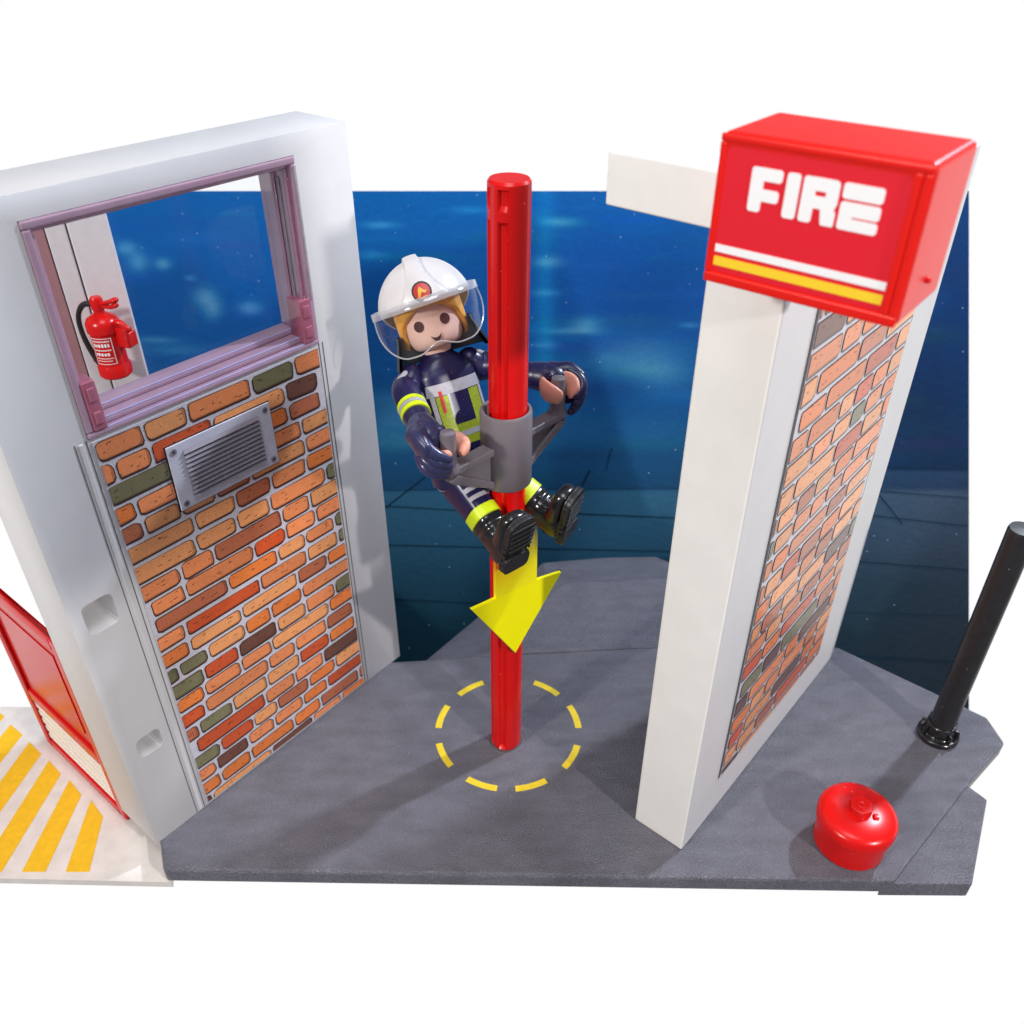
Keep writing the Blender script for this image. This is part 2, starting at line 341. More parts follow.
# card thickness behind it + printed joints of the paving in the picture
def bpt(px, py, d=0): return ctr + Vector(((px - 512) / F_ * D, 0, 0)) - upv * ((py - 512) / F_ * D) - ax * d
jt = MB()
lines = [((384, 506), (470, 511), 1.2), ((540, 512), (700, 519), 1.4), ((384, 545), (700, 552), 1.2), ((384, 490), (700, 488), 0.7), ((384, 599), (500, 604), 1.3),
         ((840, 488), (968, 498), 1.0), ((840, 512), (968, 526), 1.2), ((840, 560), (968, 570), 1.2), ((835, 655), (968, 662), 1.4), ((862, 466), (968, 470), .8), ((840, 612), (968, 616), .7),
         ((425, 477), (384, 509), 1.6), ((590, 470), (578, 494), 1.8), ((875, 490), (902, 524), 1.3), ((612, 448), (606, 470), 1)]
for (a, b, w_) in lines:
    n = Vector((-(b[1] - a[1]), b[0] - a[0])).normalized() * w_ * .5
    q = [(a[0] + n.x, a[1] + n.y), (b[0] + n.x * .7, b[1] + n.y * .7), (b[0] - n.x * .7, b[1] - n.y * .7), (a[0] - n.x, a[1] - n.y)]
    jt.add([bpt(x, y, .02 + .002 * len(jt.f)) for x, y in q], [(0, 1, 2, 3)])
jt.build('paving_joints', 'backline', bo, smooth=False, fix=False)
cd = MB(); cd.add([bpt(x, y, d) for d in (-.03, -.3) for x, y in ((x0p, y0p), (x1p, y0p), (x1p, y1p), (x0p, y1p))], [(0, 1, 2, 3), (4, 5, 6, 7), (0, 1, 5, 4), (1, 2, 6, 5), (2, 3, 7, 6), (3, 0, 4, 7)])
cd.build('backing_card', 'white', bo, smooth=False)

# ==================================================================  PRINTED BRICKS
PAL = [((242, 160, 100), 7), ((236, 140, 86), 5), ((230, 124, 58), 4), ((206, 84, 40), 1.8), ((190, 106, 72), 2.2), ((110, 68, 54), 3.0), ((122, 116, 82), 2.4)]
def brick_sheet(name, parent, u0, u1, z0, z1, seed, y=-.03, rh=.60, few=1.0):
    PAL_ = [(c_, w_ * (few if i_ > 4 else 1)) for i_, (c_, w_) in enumerate(PAL)]; rg = random.Random(seed); mb = MB()
    P = lambda u, v, d: Vector((u, y - d, v))
    mort = srgb(206, 200, 208)
    mb.add([P(u0, z0, 0), P(u1, z0, 0), P(u1, z1, 0), P(u0, z1, 0)], [(0, 1, 2, 3)], 0, mort)
    mb.add([P(u0, z0, 0), P(u1, z0, 0), P(u1, z1, 0), P(u0, z1, 0), P(u0, z0, -.03 - y * 0), P(u1, z0, -.03), P(u1, z1, -.03), P(u0, z1, -.03)], [(0, 1, 5, 4), (1, 2, 6, 5), (2, 3, 7, 6), (3, 0, 4, 7)], 0, mort)
    tot = sum(w for _, w in PAL_)
    def clampp(p): return (min(max(p[0], u0 + .03), u1 - .03), min(max(p[1], z0 + .03), z1 - .03))
    def outline(a, b, c, d, grow, dx=0, dz=0, st=0):
        r = random.Random(st); rad = .125 + grow; pts = []
        for (cx, cz, q0) in ((b - rad, d - rad, 0), (a + rad, d - rad, 90), (a + rad, c + rad, 180), (b - rad, c + rad, 270)):
            rr = rad * r.uniform(.55, 1.15)
            for q in (0, 30, 60, 90): pts.append((cx + rad - rad + rr * math.cos(R(q0 + q)) + (rad - rr) * (1 if q0 in (0, 270) else -1) + dx, cz + rr * math.sin(R(q0 + q)) + (rad - rr) * (1 if q0 in (0, 90) else -1) + dz))
        out = []
        for i, p in enumerate(pts):
            out.append((p[0] + r.uniform(-.016, .016), p[1] + r.uniform(-.016, .016)))
        return out
    z = z1 - .06; row = 0
    last = None
    while z > z0 + .05:
        h = rh * .745 * rg.uniform(.93, 1.07); u = u0 - rg.uniform(0, 1.2)
        while u < u1:
            w = rg.choice([.8, .9, 1.0, 1.05, 1.15, 1.6, 1.9, 2.15]); 
            if rg.random() < .25: w *= 1.1
            q = rg.uniform(0, tot); col = PAL[0][0]
            for c_, w_ in PAL_:
                q -= w_
                if q <= 0: col = c_; break
            jit = rg.uniform(.92, 1.06); col = tuple(min(255, v * jit) for v in col)
            a, b, c, d = u, u + w, z - h, z + rg.uniform(-.02, .02)
            if b > u0 + .12 and a < u1 - .12:
                st = rg.random(); cl = srgb(*col)
                lo = [clampp(p) for p in outline(a - .025, b + .03, c - .06, d + .02, .03, .0, 0, st)]
                mb.add([P(p[0], p[1], .010) for p in lo], [tuple(range(len(lo)))], 0, srgb(60, 34, 32))
                # printed darker flank at right and bottom
                md = [clampp(p) for p in outline(a, b, c, d, 0, 0, 0, st)]
                mb.add([P(p[0], p[1], .014) for p in md], [tuple(range(len(md)))], 0, tuple(v * .62 for v in cl))
                hi = [clampp(p) for p in outline(a, b - .06, c + .035, d, -.01, 0, 0, st + 1)]
                mb.add([P(p[0], p[1], .018) for p in hi], [tuple(range(len(hi)))], 0, cl)
                n = int(w * 5)
                for k in range(n):      # little printed dashes
                    du = rg.uniform(a + .1, b - .12); dz_ = rg.uniform(c + .1, d - .05); ln = rg.choice([.02, .03, .07, .11]); th = .020
                    pp = [clampp(p) for p in ((du, dz_), (du + ln, dz_ + .01), (du + ln, dz_ + .01 + th), (du, dz_ + th))]
                    mb.add([P(p[0], p[1], .021 + .0002 * k) for p in pp], [(0, 1, 2, 3)], 0, tuple(v * .12 for v in cl))
            u += w + .13
        z -= rh; row += 1
    return mb.build(name, 'brick', parent, smooth=False, fix=False)

# ==================================================================  LEFT WALL  (local x along the wall, y into it)
ANG = math.atan2(.775, .632)
LW = empty('brick_panel_wall', (-10.56, 15.54, 0), 'white wall at left with a printed brick panel, grey vent and mauve-framed window', 'wall', rz=ANG)
TH = 1.9; Lx = 10.15; TOP = 18.45
w = MB(); w.box(0, Lx, 0, TH, 0, TOP); wall = w.build('wall', 'white', LW, smooth=True, bevel=.07, segs=2)
def cutter(x0, x1, y0, y1, z0, z1, par, bev=0, shear=0):
    c = MB(); c.box(x0, x1, y0, y1, z0, z1); o = c.build('cutter', 'white', None, smooth=False, bevel=bev, segs=3)
    if shear:
        for v in o.data.vertices: v.co.z += (v.co.x - (x0 + x1) / 2) * shear
    o.matrix_world = par.matrix_world.copy(); return o
bpy.context.view_layer.update()
WX0, WX1, WZ0, WZ1 = 1.73, 8.42, 13.1, 17.95
cut(wall, [cutter(WX0, WX1, -1, 3, WZ0, WZ1, LW), cutter(WX0 - .2, WX1 + 1.0, 1.04, 3, WZ0 - .9, WZ1 + .3, LW), cutter(.32, 1.12, -1, 1.2, 8.15, 9.08, LW, .16), cutter(.42, 1.14, -1, 1.2, 3.45, 4.15, LW, .16)])
me = wall.data
for p in me.polygons: p.use_smooth = True
me.set_sharp_from_angle(angle=R(35))
brick_sheet('brick_panel', LW, WX0 + .06, WX1 - .08, .12, 13.02, 5)
g = MB()
for x, w_ in ((1.40, .022), (WX0 - .06, .022), (WX1 - .03, .02), (WX1 + .10, .02)): g = MB(); g.box(x, x + w_, -.012, .02, .05, 13.1); g.build('groove', 'groove', LW, smooth=False)
g2 = MB(); g2.box(1.49, 1.60, -.03, .02, .05, 13.08); g2.build('ridge', 'white', LW, smooth=False, bevel=.03)
# vent
vt = MB(); vx0, vx1, vz0, vz1 = 3.38, 6.46, 10.3, 12.15; vy = -.055
vt.box(vx0, vx1, vy - .05, vy, vz0, vz1)
vent = vt.build('vent', 'ventmetal', LW, smooth=True, bevel=.05)
ve = MB(); ve.box(vx0 - .03, vx1 + .03, vy + .0, vy + .012, vz0 - .035, vz1 + .02); ve.build('vent_outline', 'ink', vent, smooth=False, bevel=.03)
sl = MB(); n = 11; sx0, sx1 = vx0 + .42, vx1 - .42; sz0, sz1 = vz0 + .2, vz1 - .24; st = (sz1 - sz0) / n
for k in range(n):
    z = sz0 + k * st
    sl.add([Vector(p) for p in ((sx0, vy - .053, z), (sx1, vy - .053, z), (sx1, vy - .053, z + st * .3), (sx0, vy - .053, z + st * .3))], [(0, 1, 2, 3)], 1)
    sl.add([Vector(p) for p in ((sx0, vy - .055, z + st * .96), (sx1, vy - .055, z + st * .96), (sx1 + .03, vy - .12, z + st * .34), (sx0 - .03, vy - .12, z + st * .34), (sx0, vy - .054, z + st * .3), (sx1, vy - .054, z + st * .3))],
           [(0, 1, 2, 3), (3, 2, 5, 4), (0, 3, 4), (1, 5, 2)], 0)
sl.build('louvre', ['ventdark', 'ink'], vent, smooth=False)
for (x, z) in ((vx0 + .17, vz0 + .17), (vx1 - .17, vz0 + .17), (vx0 + .17, vz1 - .17), (vx1 - .17, vz1 - .17)):
    s_ = MB(); P_ = [Vector((x + .085 * math.cos(q), vy - .05, z + .085 * math.sin(q))) for q in [R(22.5 * i) for i in range(16)]]
    s_.loft([P_, [p + Vector((0, -.02, 0)) for p in P_]]); s_.box(x - .05, x + .05, vy - .076, vy - .069, z - .008, z + .008, 1); s_.box(x - .008, x + .008, vy - .0765, vy - .0695, z - .05, z + .05, 1)
    s_.build('screw', ['ventdark', 'ink'], vent, smooth=False)
# window: stepped mauve clear plastic frame
def ring(mb, x0, x1, z0, z1, t, y0, y1, mi=0, bt=None):
    bt = bt or t
    mb.box(x0, x1, y0, y1, z0, z0 + bt, mi); mb.box(x0, x1, y0, y1, z1 - t, z1, mi)
    mb.box(x0, x0 + t, y0 + .003, y1 - .003, z0 + bt, z1 - t, mi); mb.box(x1 - t, x1, y0 + .003, y1 - .003, z0 + bt, z1 - t, mi)
wf = MB()
ring(wf, WX0 + .01, WX1 - .01, WZ0 + .01, WZ1 - .01, .17, -.06, .34, 0, .14)
ring(wf, WX0 + .18, WX1 - .18, WZ0 + .15, WZ1 - .18, .11, .10, .70, 0, .15)
ring(wf, WX0 + .29, WX1 - .29, WZ0 + .30, WZ1 - .29, .09, .45, 1.03, 0, .14)
win = wf.build('window', 'pinkplastic', LW, smooth=True, bevel=.05, segs=3)
for (xx, yy) in ((.18, .12), (.29, .5)):
    for xr in (WX1 - xx - .045, WX0 + xx):
        ri = MB(); ri.box(xr, xr + .045, yy - .05, yy + .05, WZ0 + .5, WZ1 - .5); ri.build('frame_rib', 'pinkclear', win, smooth=False, bevel=.015)
for (zz, yy) in ((.145, -.055), (.305, .105), (.445, .455)): ri = MB(); ri.box(WX0 + .5, WX1 - .5, yy, yy + .035, WZ0 + zz, WZ0 + zz + .02); ri.build('sill_highlight', 'lavender', win, smooth=False)  # lavender strips paint the bright highlight lines along the sill
ri = MB(); ri.box(WX1 - .10, WX1 - .05, -.10, -.05, WZ0 + 1.3, WZ1 - .2); ri.box(WX1 - .33, WX1 - .30, .3, .40, WZ0 + .5, WZ1 - .5); ri.build('edge_strip', 'silver', win, smooth=False, bevel=.015)
for (xa, xb) in ((WX0 + .18, WX0 + .5), (WX1 - .52, WX1 - .16)):
    c = MB(); c.box(xa, xb, -.09, .45, WZ0 + .16, WZ0 + 1.35); c.box(xa + .08, xb - .06, -.12, -.05, WZ0 + .3, WZ0 + .62); c.box(xa + .08, xb - .06, -.12, -.05, WZ0 + .85, WZ0 + 1.2)
    c.build('corner_clip', 'pinkclear', win, smooth=True, bevel=.04)
    c = MB(); c.box(xa + .05, xb - .08, .05, .35, WZ0 + .3, WZ0 + 1.15); c.box(xa + .02, xb - .05, .0, .4, WZ0 + .95, WZ0 + 1.2); c.build('hinge', 'red', win, smooth=True, bevel=.04)
c = MB(); c.box(WX0 + .38, WX1 - .38, .8, .83, WZ0 + .43, WZ1 - .38); c.build('pane', 'pane', win, smooth=False)

# ---- red garage door on the outer side of the left corner
GD = empty('garage_door', (-10.56 - .775 * (TH + .04), 15.54 + .632 * (TH + .04), -.65), 'red sliding door with white slats behind it beside the white corner at lower left', 'door', rz=ANG)
g = MB(); DW = 5.0; DHt = 7.6      # local y runs along the door (away from the corner), x is depth
def yz(u, v, d): return Vector((d, u, v))
g.box(.02, .20, 0, .36, 0, DHt); g.box(.02, .20, DW - .42, DW, 0, DHt); g.box(.02, .20, .36, DW - .42, 0, .42); g.box(.02, .20, .36, DW - .42, DHt - .5, DHt); g.box(.03, .24, .36, DW - .42, 2.35, 2.85)
g.build('door_frame', 'red', GD, bevel=.06)
g = MB(); g.box(.12, .24, .36, DW - .42, 2.85, DHt - .5); g.box(.09, .12, .8, DW - .9, 3.4, DHt - 1.0); g.build('door_panel', 'red', GD, bevel=.02)
g = MB(); g.box(.16, .22, .36, DW - .42, .42, 2.35, 1)
for k in range(5): g.box(.08, .15, .36, DW - .42, .5 + k * .37, .5 + k * .37 + .20, 0)
g.build('slat_panel', ['whiteink', 'hazard'], GD, smooth=False)

# ---- white room column seen through the window
CW = empty('room_column', (-13.47, 25.3, 0), 'white column standing inside behind the window, with red extinguisher before it', 'column', rz=R(24))
c = MB(); c.box(0, .55, 0, 1.4, 0, 16.6); c.build('narrow_face', 'columnwall', CW, smooth=False, bevel=.03)
c = MB(); c.box(.6, 1.72, -.05, 1.0, 0, 16.6); c.build('wide_face', 'columnwall', CW, smooth=False, bevel=.05)
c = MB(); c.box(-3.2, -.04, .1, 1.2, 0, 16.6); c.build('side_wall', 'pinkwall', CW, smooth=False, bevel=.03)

# ---- fire extinguisher hanging on the column
EX = empty('fire_extinguisher', (-12.3, 24.75, 10.85), 'small red fire extinguisher with black hose hanging behind the window', 'fire extinguisher', rz=R(-22))
def lathe(mb, prof, n=28, mi=0, c=(0, 0)):
    mb.loft([[Vector((c[0] + r * math.cos(2 * math.pi * i / n), c[1] + r * math.sin(2 * math.pi * i / n), z)) for i in range(n)] for r, z in prof], mi)
b = MB(); lathe(b, [(.44, 0), (.49, .06), (.49, .34), (.45, .40), (.44, .46), (.44, 1.42), (.49, 1.46), (.49, 1.72), (.42, 1.86), (.24, 1.97), (.16, 2.0), (.16, 2.14)])
b.build('body', 'red', EX, sub=0)
b = MB(); lathe(b, [(.15, 2.1), (.19, 2.14), (.19, 2.42), (.15, 2.5), (.02, 2.52)]); b.tube([(.12, 0, 2.3), (.5, .0, 2.42), (.72, 0, 2.5)], [.07, .1, .13], flat=.7); b.tube([(.12, 0, 2.24), (.5, 0, 2.26), (.74, 0, 2.36)], [.06, .07, .08])
b.build('valve', 'red', EX)
b = MB(); b.tube([(-.1, -.05, 2.3), (-.45, -.12, 2.22), (-.72, -.15, 1.85), (-.78, -.15, 1.35), (-.70, -.12, .8), (-.55, -.06, .35), (-.50, -.02, .15)], [.1, .085, .075, .075, .085, .1, .11]); b.build('hose', 'blackmat', EX)
b = MB(); b.box(-.62, -.38, -.14, .12, .32, .46); b.tube([(-.62, -.02, .39), (-.42, -.02, .39)], [.13, .13], sub=1); b.build('hose_clip', 'red', EX, bevel=.02)
b = MB(); b.box(.42, .86, -.05, .25, 1.0, 1.62); b.box(.86, .93, -.0, .3, 1.05, 1.5); b.tube([(.35, .05, 1.66), (.6, .05, 1.78), (.84, .08, 1.6)], [.09, .1, .09]); b.build('bracket', 'red', EX, bevel=.05)
b = MB()
def cyl_patch(mb, a0, a1, z0, z1, r, mi=0, n=8):
    mb.add([Vector((r * math.sin(R(a0 + (a1 - a0) * i / n)), -r * math.cos(R(a0 + (a1 - a0) * i / n)), z)) for z in (z0, z1) for i in range(n + 1)], [(i, i + 1, i + n + 2, i + n + 1) for i in range(n)], mi)
for (z0, z1) in ((.52, .54), (1.34, 1.36)): cyl_patch(b, -20, 62, z0, z1, .452)
for (a0, a1) in ((-20, -17), (59, 62)): cyl_patch(b, a0, a1, .54, 1.34, .4525)
r5 = random.Random(3)
for (z0, hh, w_) in ((1.24, .05, 1.0), (1.08, .11, .9), (.96, .045, 1.0), (.80, .10, .8), (.70, .035, 1.0), (.62, .03, .9)):
    a = -12
    while a < 52 * w_:
        st_ = r5.uniform(3, 9) if hh < .09 else r5.uniform(7, 13)
        cyl_patch(b, a, min(a + st_ * .7, 56), z0, z0 + hh * r5.uniform(.8, 1), .453, 0, 3); a += st_
b.build('printed_label', 'whiteink', EX, smooth=False, fix=False)

# ==================================================================  RIGHT WALL
RA = math.atan2(.7613, .6484)
RW = empty('brick_column_wall', (5.0, 15.33, 0), 'white wall under the red FIRE sign, with front edge coloured as lit and brick print', 'wall', rz=RA)
RL = 10.55; RT = 1.66; RTOP = 17.94
c = MB(); c.box(0, RL, 0, RT, 0, RTOP); wl = c.build('wall', ['white', 'cream'], RW, bevel=.06)
for p in wl.data.polygons:
    if p.normal.x < -.9: p.material_index = 1
brick_sheet('brick_panel', RW, 1.80, 8.5, 1.72, 17.4, 8, rh=.70, few=.55)
for (x0, x1, z0, z1) in ((1.70, 1.78, 1.66, 17.45), (8.53, 8.58, 1.66, 17.45)): g = MB(); g.box(x0, x1, -.02, .02, z0, z1); g.build('groove', 'groove', RW, smooth=False)
c = MB(); c.box(.0, 1.3, 0, RT + 2.45, 17.945, 19.0); c.build('beam', 'cream', RW, bevel=.05)

# ==================================================================  FIRE SIGN   (local x along -s .. built in n/s frame)
wv_ = Vector((.632, .775, 0)); nv = Vector((.775, -.632, 0))
SO = nv * -4.9 + wv_ * 13.0
SG = empty('fire_sign', (SO.x, SO.y, 17.8), 'red box sign with white letters and stripes mounted high on the right wall', 'sign', rz=math.atan2(nv.y, nv.x))
# local x = n direction, local y = w direction (depth), z up
sx0, sx1, sz1 = -1.6, 1.62, 2.35
c = MB(); c.box(sx0, sx1, .0, 1.9, 0, sz1); box = c.build('sign_box', 'redsign', SG, bevel=.12, segs=3)
r_ = MB(); ring(r_, sx0 + .02, sx1 - .02, .02, sz1 - .02, .12, -.035, .03, 0, .17); r_.box(sx1 - .27, sx1 - .145, -.032, .03, .19, sz1 - .14)
r_.build('sign_rim', 'redsign', SG, bevel=.03, segs=2)
r_ = MB(); ring(r_, 0, 1, 0, 1.7, .10, 0, .06); rim = r_.build('side_rim', 'redsign', SG, bevel=.02)
rim.location = (sx1 - .01, .55, .35); rim.rotation_euler = (0, 0, R(90))
def rrect(x0, x1, z0, z1, r, n=5):
    P_ = []
    for cx, cz, q in ((x1 - r, z1 - r, 0), (x0 + r, z1 - r, 90), (x0 + r, z0 + r, 180), (x1 - r, z0 + r, 270)):
        P_ += [(cx + r * math.cos(R(q + 90 * i / n)), cz + r * math.sin(R(q + 90 * i / n))) for i in range(n + 1)]
    return P_
fxz = lambda u, v, d: Vector((u, -d, v))
c = MB(); c.prism(rrect(sx0 + .145, sx1 - .275, .22, sz1 - .19, .12), fxz, -.03, .006); c.build('sticker', 'redface', SG, smooth=False)
c = MB(); c.prism([(sx0 + .16, .535), (sx1 - .28, .535), (sx1 - .28, .66), (sx0 + .16, .66)], fxz, .0, .012); c.build('white_stripe', 'whiteink', SG, smooth=False)
c = MB(); c.prism([(sx0 + .16, .315), (sx1 - .29, .315), (sx1 - .29, .465), (sx0 + .16, .465)], fxz, .0, .012); c.build('yellow_stripe', 'yellowink', SG, smooth=False)
# lettering, drawn as outlines (unit height)
def rbar(mb, x0, x1, z0, z1, r=.05): mb.prism(rrect(x0, x1, z0, z1, r, 4), fxz, .0, .014 - .0006 * (len(mb.f) % 7))
LB = 1.27; LH = .66; LS = .08
lt = MB()
# F
rbar(lt, -1.0, -.79, LB, LB + LH); rbar(lt, -1.0, -.50, LB + LH - .19, LB + LH); rbar(lt, -.9, -.52, LB + .17, LB + .35)
lt.build('letter', 'whiteink', SG, smooth=False)
lt = MB(); rbar(lt, -.43, -.22, LB, LB + LH); lt.build('letter', 'whiteink', SG, smooth=False)
lt = MB(); rbar(lt, -.17, .03, LB, LB + LH); rbar(lt, -.17, .38, LB + LH - .19, LB + LH, .07); rbar(lt, .19, .38, LB + .26, LB + LH, .07); rbar(lt, -.1, .36, LB + .22, LB + .40, .06)
lt.prism([(.14, LB + .26), (.32, LB + .28), (.38, LB + .2), (.38, LB + .02), (.36, LB), (.20, LB), (.18, LB + .02)], fxz, .0, .0145)
lt.build('letter', 'whiteink', SG, smooth=False)
lt = MB(); rbar(lt, .43, 1.02, LB, LB + .17); rbar(lt, .43, 1.02, LB + .195, LB + .40); rbar(lt, .43, 1.02, LB + LH - .225, LB + LH); rbar(lt, .43, .63, LB + .05, LB + .36)
lt.build('letter', 'whiteink', SG, smooth=False)
c = MB(); c.tube([(sx1 - .03, 1.0, .48), (sx1 + .03, 1.0, .48)], [.06, .05], sub=1); c.build('rivet', 'redsign', SG)

# ==================================================================  POLE
PX, PY = -.15, 19.46
PO = empty('fire_pole', (PX - .05, PY, 0), 'tall red grooved sliding pole standing in the dashed circle', 'pole'); PO.rotation_euler = (0, .008, 0)
def pole_ring(z, flute, r0=.485):
    out = []
    for i in range(120):
        a = i * 3; r = r0
        for fa in (-16, -72, 44, 104, 164, 224 - 0):
            dlt = abs((a - fa + 180) % 360 - 180)
            if dlt < 15:
                if fa == 44: continue
                r = r0 - .10 * flute * min(1, (15 - dlt) / 3.5)
        out.append(Vector((r * math.sin(R(a)), -r * math.cos(R(a)), z)))
    return out
pb = MB(); pb.loft([pole_ring(0, 0, .44), pole_ring(.1, 0, .485), pole_ring(.16, .6), pole_ring(.22, 1), pole_ring(17.18, 1), pole_ring(17.28, 0), pole_ring(17.50, 0), pole_ring(17.60, 1), pole_ring(17.9, 1), pole_ring(17.96, 0), pole_ring(18.04, 0), pole_ring(18.1, 0, .44)])
pb.build('pole', 'red', PO, angle=28)
b = MB(); prof = [(.50, .003), (.54, .02), (.57, .012), (.58, .003)]
b.loft([[Vector((r * math.cos(R(10 * i)), r * math.sin(R(10 * i)), z)) for i in range(36)] for r, z in prof], caps=False); b.build('socket', 'groove', PO)

# ---- dashed landing circle
DC = empty('dashed_circle', (-.12, 19.87, .004), 'yellow dashed circle painted on the grey floor round the pole foot', 'floor marking')
for k in range(8):
    a0 = (15, 55, 125, 165, 206, 249, 288, 332)[k] - 12.5; c = MB(); N_ = 10; P_ = []
    for r in (2.26, 2.48): P_ += [Vector((r * math.cos(R(a0 + 25 * i / N_)), r * math.sin(R(a0 + 25 * i / N_)), 0)) for i in range(N_ + 1)]
    c.add(P_, [(i, i + 1, i + N_ + 2, i + N_ + 1) for i in range(N_)]); c.build('dash', 'yellow_paint', DC, smooth=False, fix=False)

# ==================================================================  SLIDER CLAMP on the pole
AL = R(46); d3 = Vector((math.cos(AL), math.sin(AL), 0)); f3 = Vector((math.sin(AL), -math.cos(AL), 0))
SL = empty('pole_slider', (PX, PY, 10.36), 'grey slider with two upright grips clamped round the red pole', 'slider', rz=AL)
# local x along the grips (viewer's right = +), y = away from facing
c = MB(); NN = 48; prof = [(.57, 0), (.62, -.0), (.67, .05), (.67, 2.08), (.65, 2.14), (.59, 2.15), (.545, 2.10), (.545, .05), (.57, 0)]
c.loft([[Vector((r * math.cos(2 * math.pi * i / NN), r * math.sin(2 * math.pi * i / NN), z)) for i in range(NN)] for r, z in prof], caps=False)
c.build('sleeve', 'greyclamp', SL, angle=50)
for sgn in (-1, 1):
    c = MB(); hw = .20
    topz, tip = 1.30, 2.03
    P2 = lambda u, v, d: Vector((sgn * u, d, v))
    # rim bars around a recessed triangular web
    T0 = (.60, topz); T1 = (tip + .12, topz); B1 = (tip + .10, topz - .28); B0 = (.60, .08)
    c.prism([T0, T1, B1, (tip - .0, topz - .2), (.60, topz - .2)], P2, -hw, hw)
    c.prism([(tip - .16, topz - .199), (tip + .10, topz - .281), (tip + .02, topz - .40), (.60, .08), (.60, .30)], P2, -hw, hw)
    c.prism([(.60, topz - .1), (tip, topz - .1), (tip, topz - .33), (.60, .16)], P2, -.09, .09)
    c.build('arm', 'greyclamp', SL, bevel=.03)
    c = MB(); prof = [(.26, 1.22), (.25, 1.32), (.20, 1.42), (.20, 2.22), (.18, 2.29), (.10, 2.32), (.02, 2.325)]
    lathe(c, prof, c=(sgn * 1.98, 0)); c.build('grip', 'greyclamp', SL)

# ==================================================================  YELLOW ARROW
AO = Vector((.09, 18.83, 4.7))
AR = empty('arrow', AO, 'flat yellow arrow pointing down in front of the red pole', 'arrow', rz=AL)
fx = lambda u, v, d: Vector((u, -d, v))
hd = [(-1.71, 7.47), (-.80, 7.29), (.84, 6.97), (1.93, 6.63), (-.03, 4.70)]
hd = [(u, v - 4.7) for u, v in hd]
c = MB(); c.prism(hd, fx, -.05, .05, 0, 0); c.build('arrow_head', 'arrow', AR, smooth=False)
c = MB(); c.prism([(-.80, 2.592), (-.80, 6.0), (.84, 6.0), (.84, 2.272)], fx, -.049, .05); c.build('arrow_shaft', fade_mat(2.0, 5.3), AR, smooth=False)
c = MB(); e = .05
c.prism([(.84 , 2.22), (1.93, 1.90), (-.03, -.02), (-1.71, 2.74), (-.03, .02 - .10), (2.02, 1.88)], fx, -.075, -.055)
bpy.data.objects  # navy plate just behind the head paints its drop shadow
c = MB(); c.prism([(-1.66, 2.70), (.03, -.13), (2.06, 1.86), (1.9, 1.96), (-.02, .1)], fx, -.10, -.055); c.build('arrow_drop_shadow', 'navyshadow', AR, smooth=False)

# ==================================================================  FIREFIGHTER FIGURE
tf = Vector((.648, -.621, .438)).normalized(); dX = Vector((.69, .72, 0)).normalized(); uZ = dX.cross(-tf).normalized(); tY = uZ.cross(dX)
def basis(o, X, Y, Z): return Matrix(((X.x, Y.x, Z.x, o.x), (X.y, Y.y, Z.y, o.y), (X.z, Y.z, Z.z, o.z), (0, 0, 0, 1)))
HEADM = basis(Vector((-1.05, 20.32, 11.12)), dX, tY, uZ)
O_ = Vector((-1.36, 20.33, 10.94)); uT = Vector((-.235, .31, .93)).normalized(); xT = Vector((.85, .53, 0)); xT = (xT - uT * xT.dot(uT)).normalized(); yT = uT.cross(xT)
MX = basis(O_, xT, yT, uT)
FG = empty('toy_firefighter', O_, 'toy firefighter in white helmet and navy suit riding the grey slider', 'toy figure', mtx=MX)
INV = MX.inverted()
def loc(p): return INV @ Vector(p)
def sup(a, b, z, n=40, p=2.6, cy=0):
    out = []
    for i in range(n):
        t = 2 * math.pi * i / n; ct, s_ = math.cos(t), math.sin(t)
        out.append(Vector((a * math.copysign(abs(ct) ** (2 / p), ct), cy + b * math.copysign(abs(s_) ** (2 / p), s_), z)))
    return out
TP = [(-.98, .93, .64), (-.90, 1.04, .74), (0, 1.02, .74), (.6, .94, .69), (1.2, .89, .64), (1.7, .86, .60), (2.0, .82, .56), (2.2, .72, .50), (2.36, .56, .44), (2.46, .42, .38), (2.56, .36, .35)]
def tdim(z):
    for i in range(len(TP) - 1):
        if z <= TP[i + 1][0]:
            t = (z - TP[i][0]) / (TP[i + 1][0] - TP[i][0]); return (TP[i][1] + (TP[i + 1][1] - TP[i][1]) * t, TP[i][2] + (TP[i + 1][2] - TP[i][2]) * t)
    return TP[-1][1:]
c = MB(); zs = [-.98 + .04 * i for i in range(90)]; zs = [z for z in zs if z <= 2.56]
c.loft([sup(*tdim(z), z) for z in zs]); torso = c.build('torso', 'navy', FG, angle=50)
c = MB(); c.loft([sup(.90, .60, -1.08), sup(.95, .66, -1.0)]); c.build('jacket_hem', 'silver', torso)
c = MB(); c.tube([(0, 0, 2.4), (0, 0, 2.5), INV @ HEADM @ Vector((0, 0, 2.75))], [.34, .34, .34], n=24); c.build('neck', 'skin', torso)
def tpatch(mb, x0, x1, z0, z1, off=.012, mi=0):
    nx_, nz_ = 12, 6; V_ = []
    for j in range(nz_ + 1):
        z = z0 + (z1 - z0) * j / nz_; a, b = tdim(z); a += off; b += off
        for i in range(nx_ + 1):
            x = x0 + (x1 - x0) * i / nx_; x = max(-a * .995, min(a * .995, x))
            V_.append(Vector((x, -b * (1 - abs(x / a) ** 2.6) ** (1 / 2.6), z)))
    mb.add(V_, [(j * (nx_ + 1) + i, j * (nx_ + 1) + i + 1, (j + 1) * (nx_ + 1) + i + 1, (j + 1) * (nx_ + 1) + i) for j in range(nz_) for i in range(nx_)], mi)
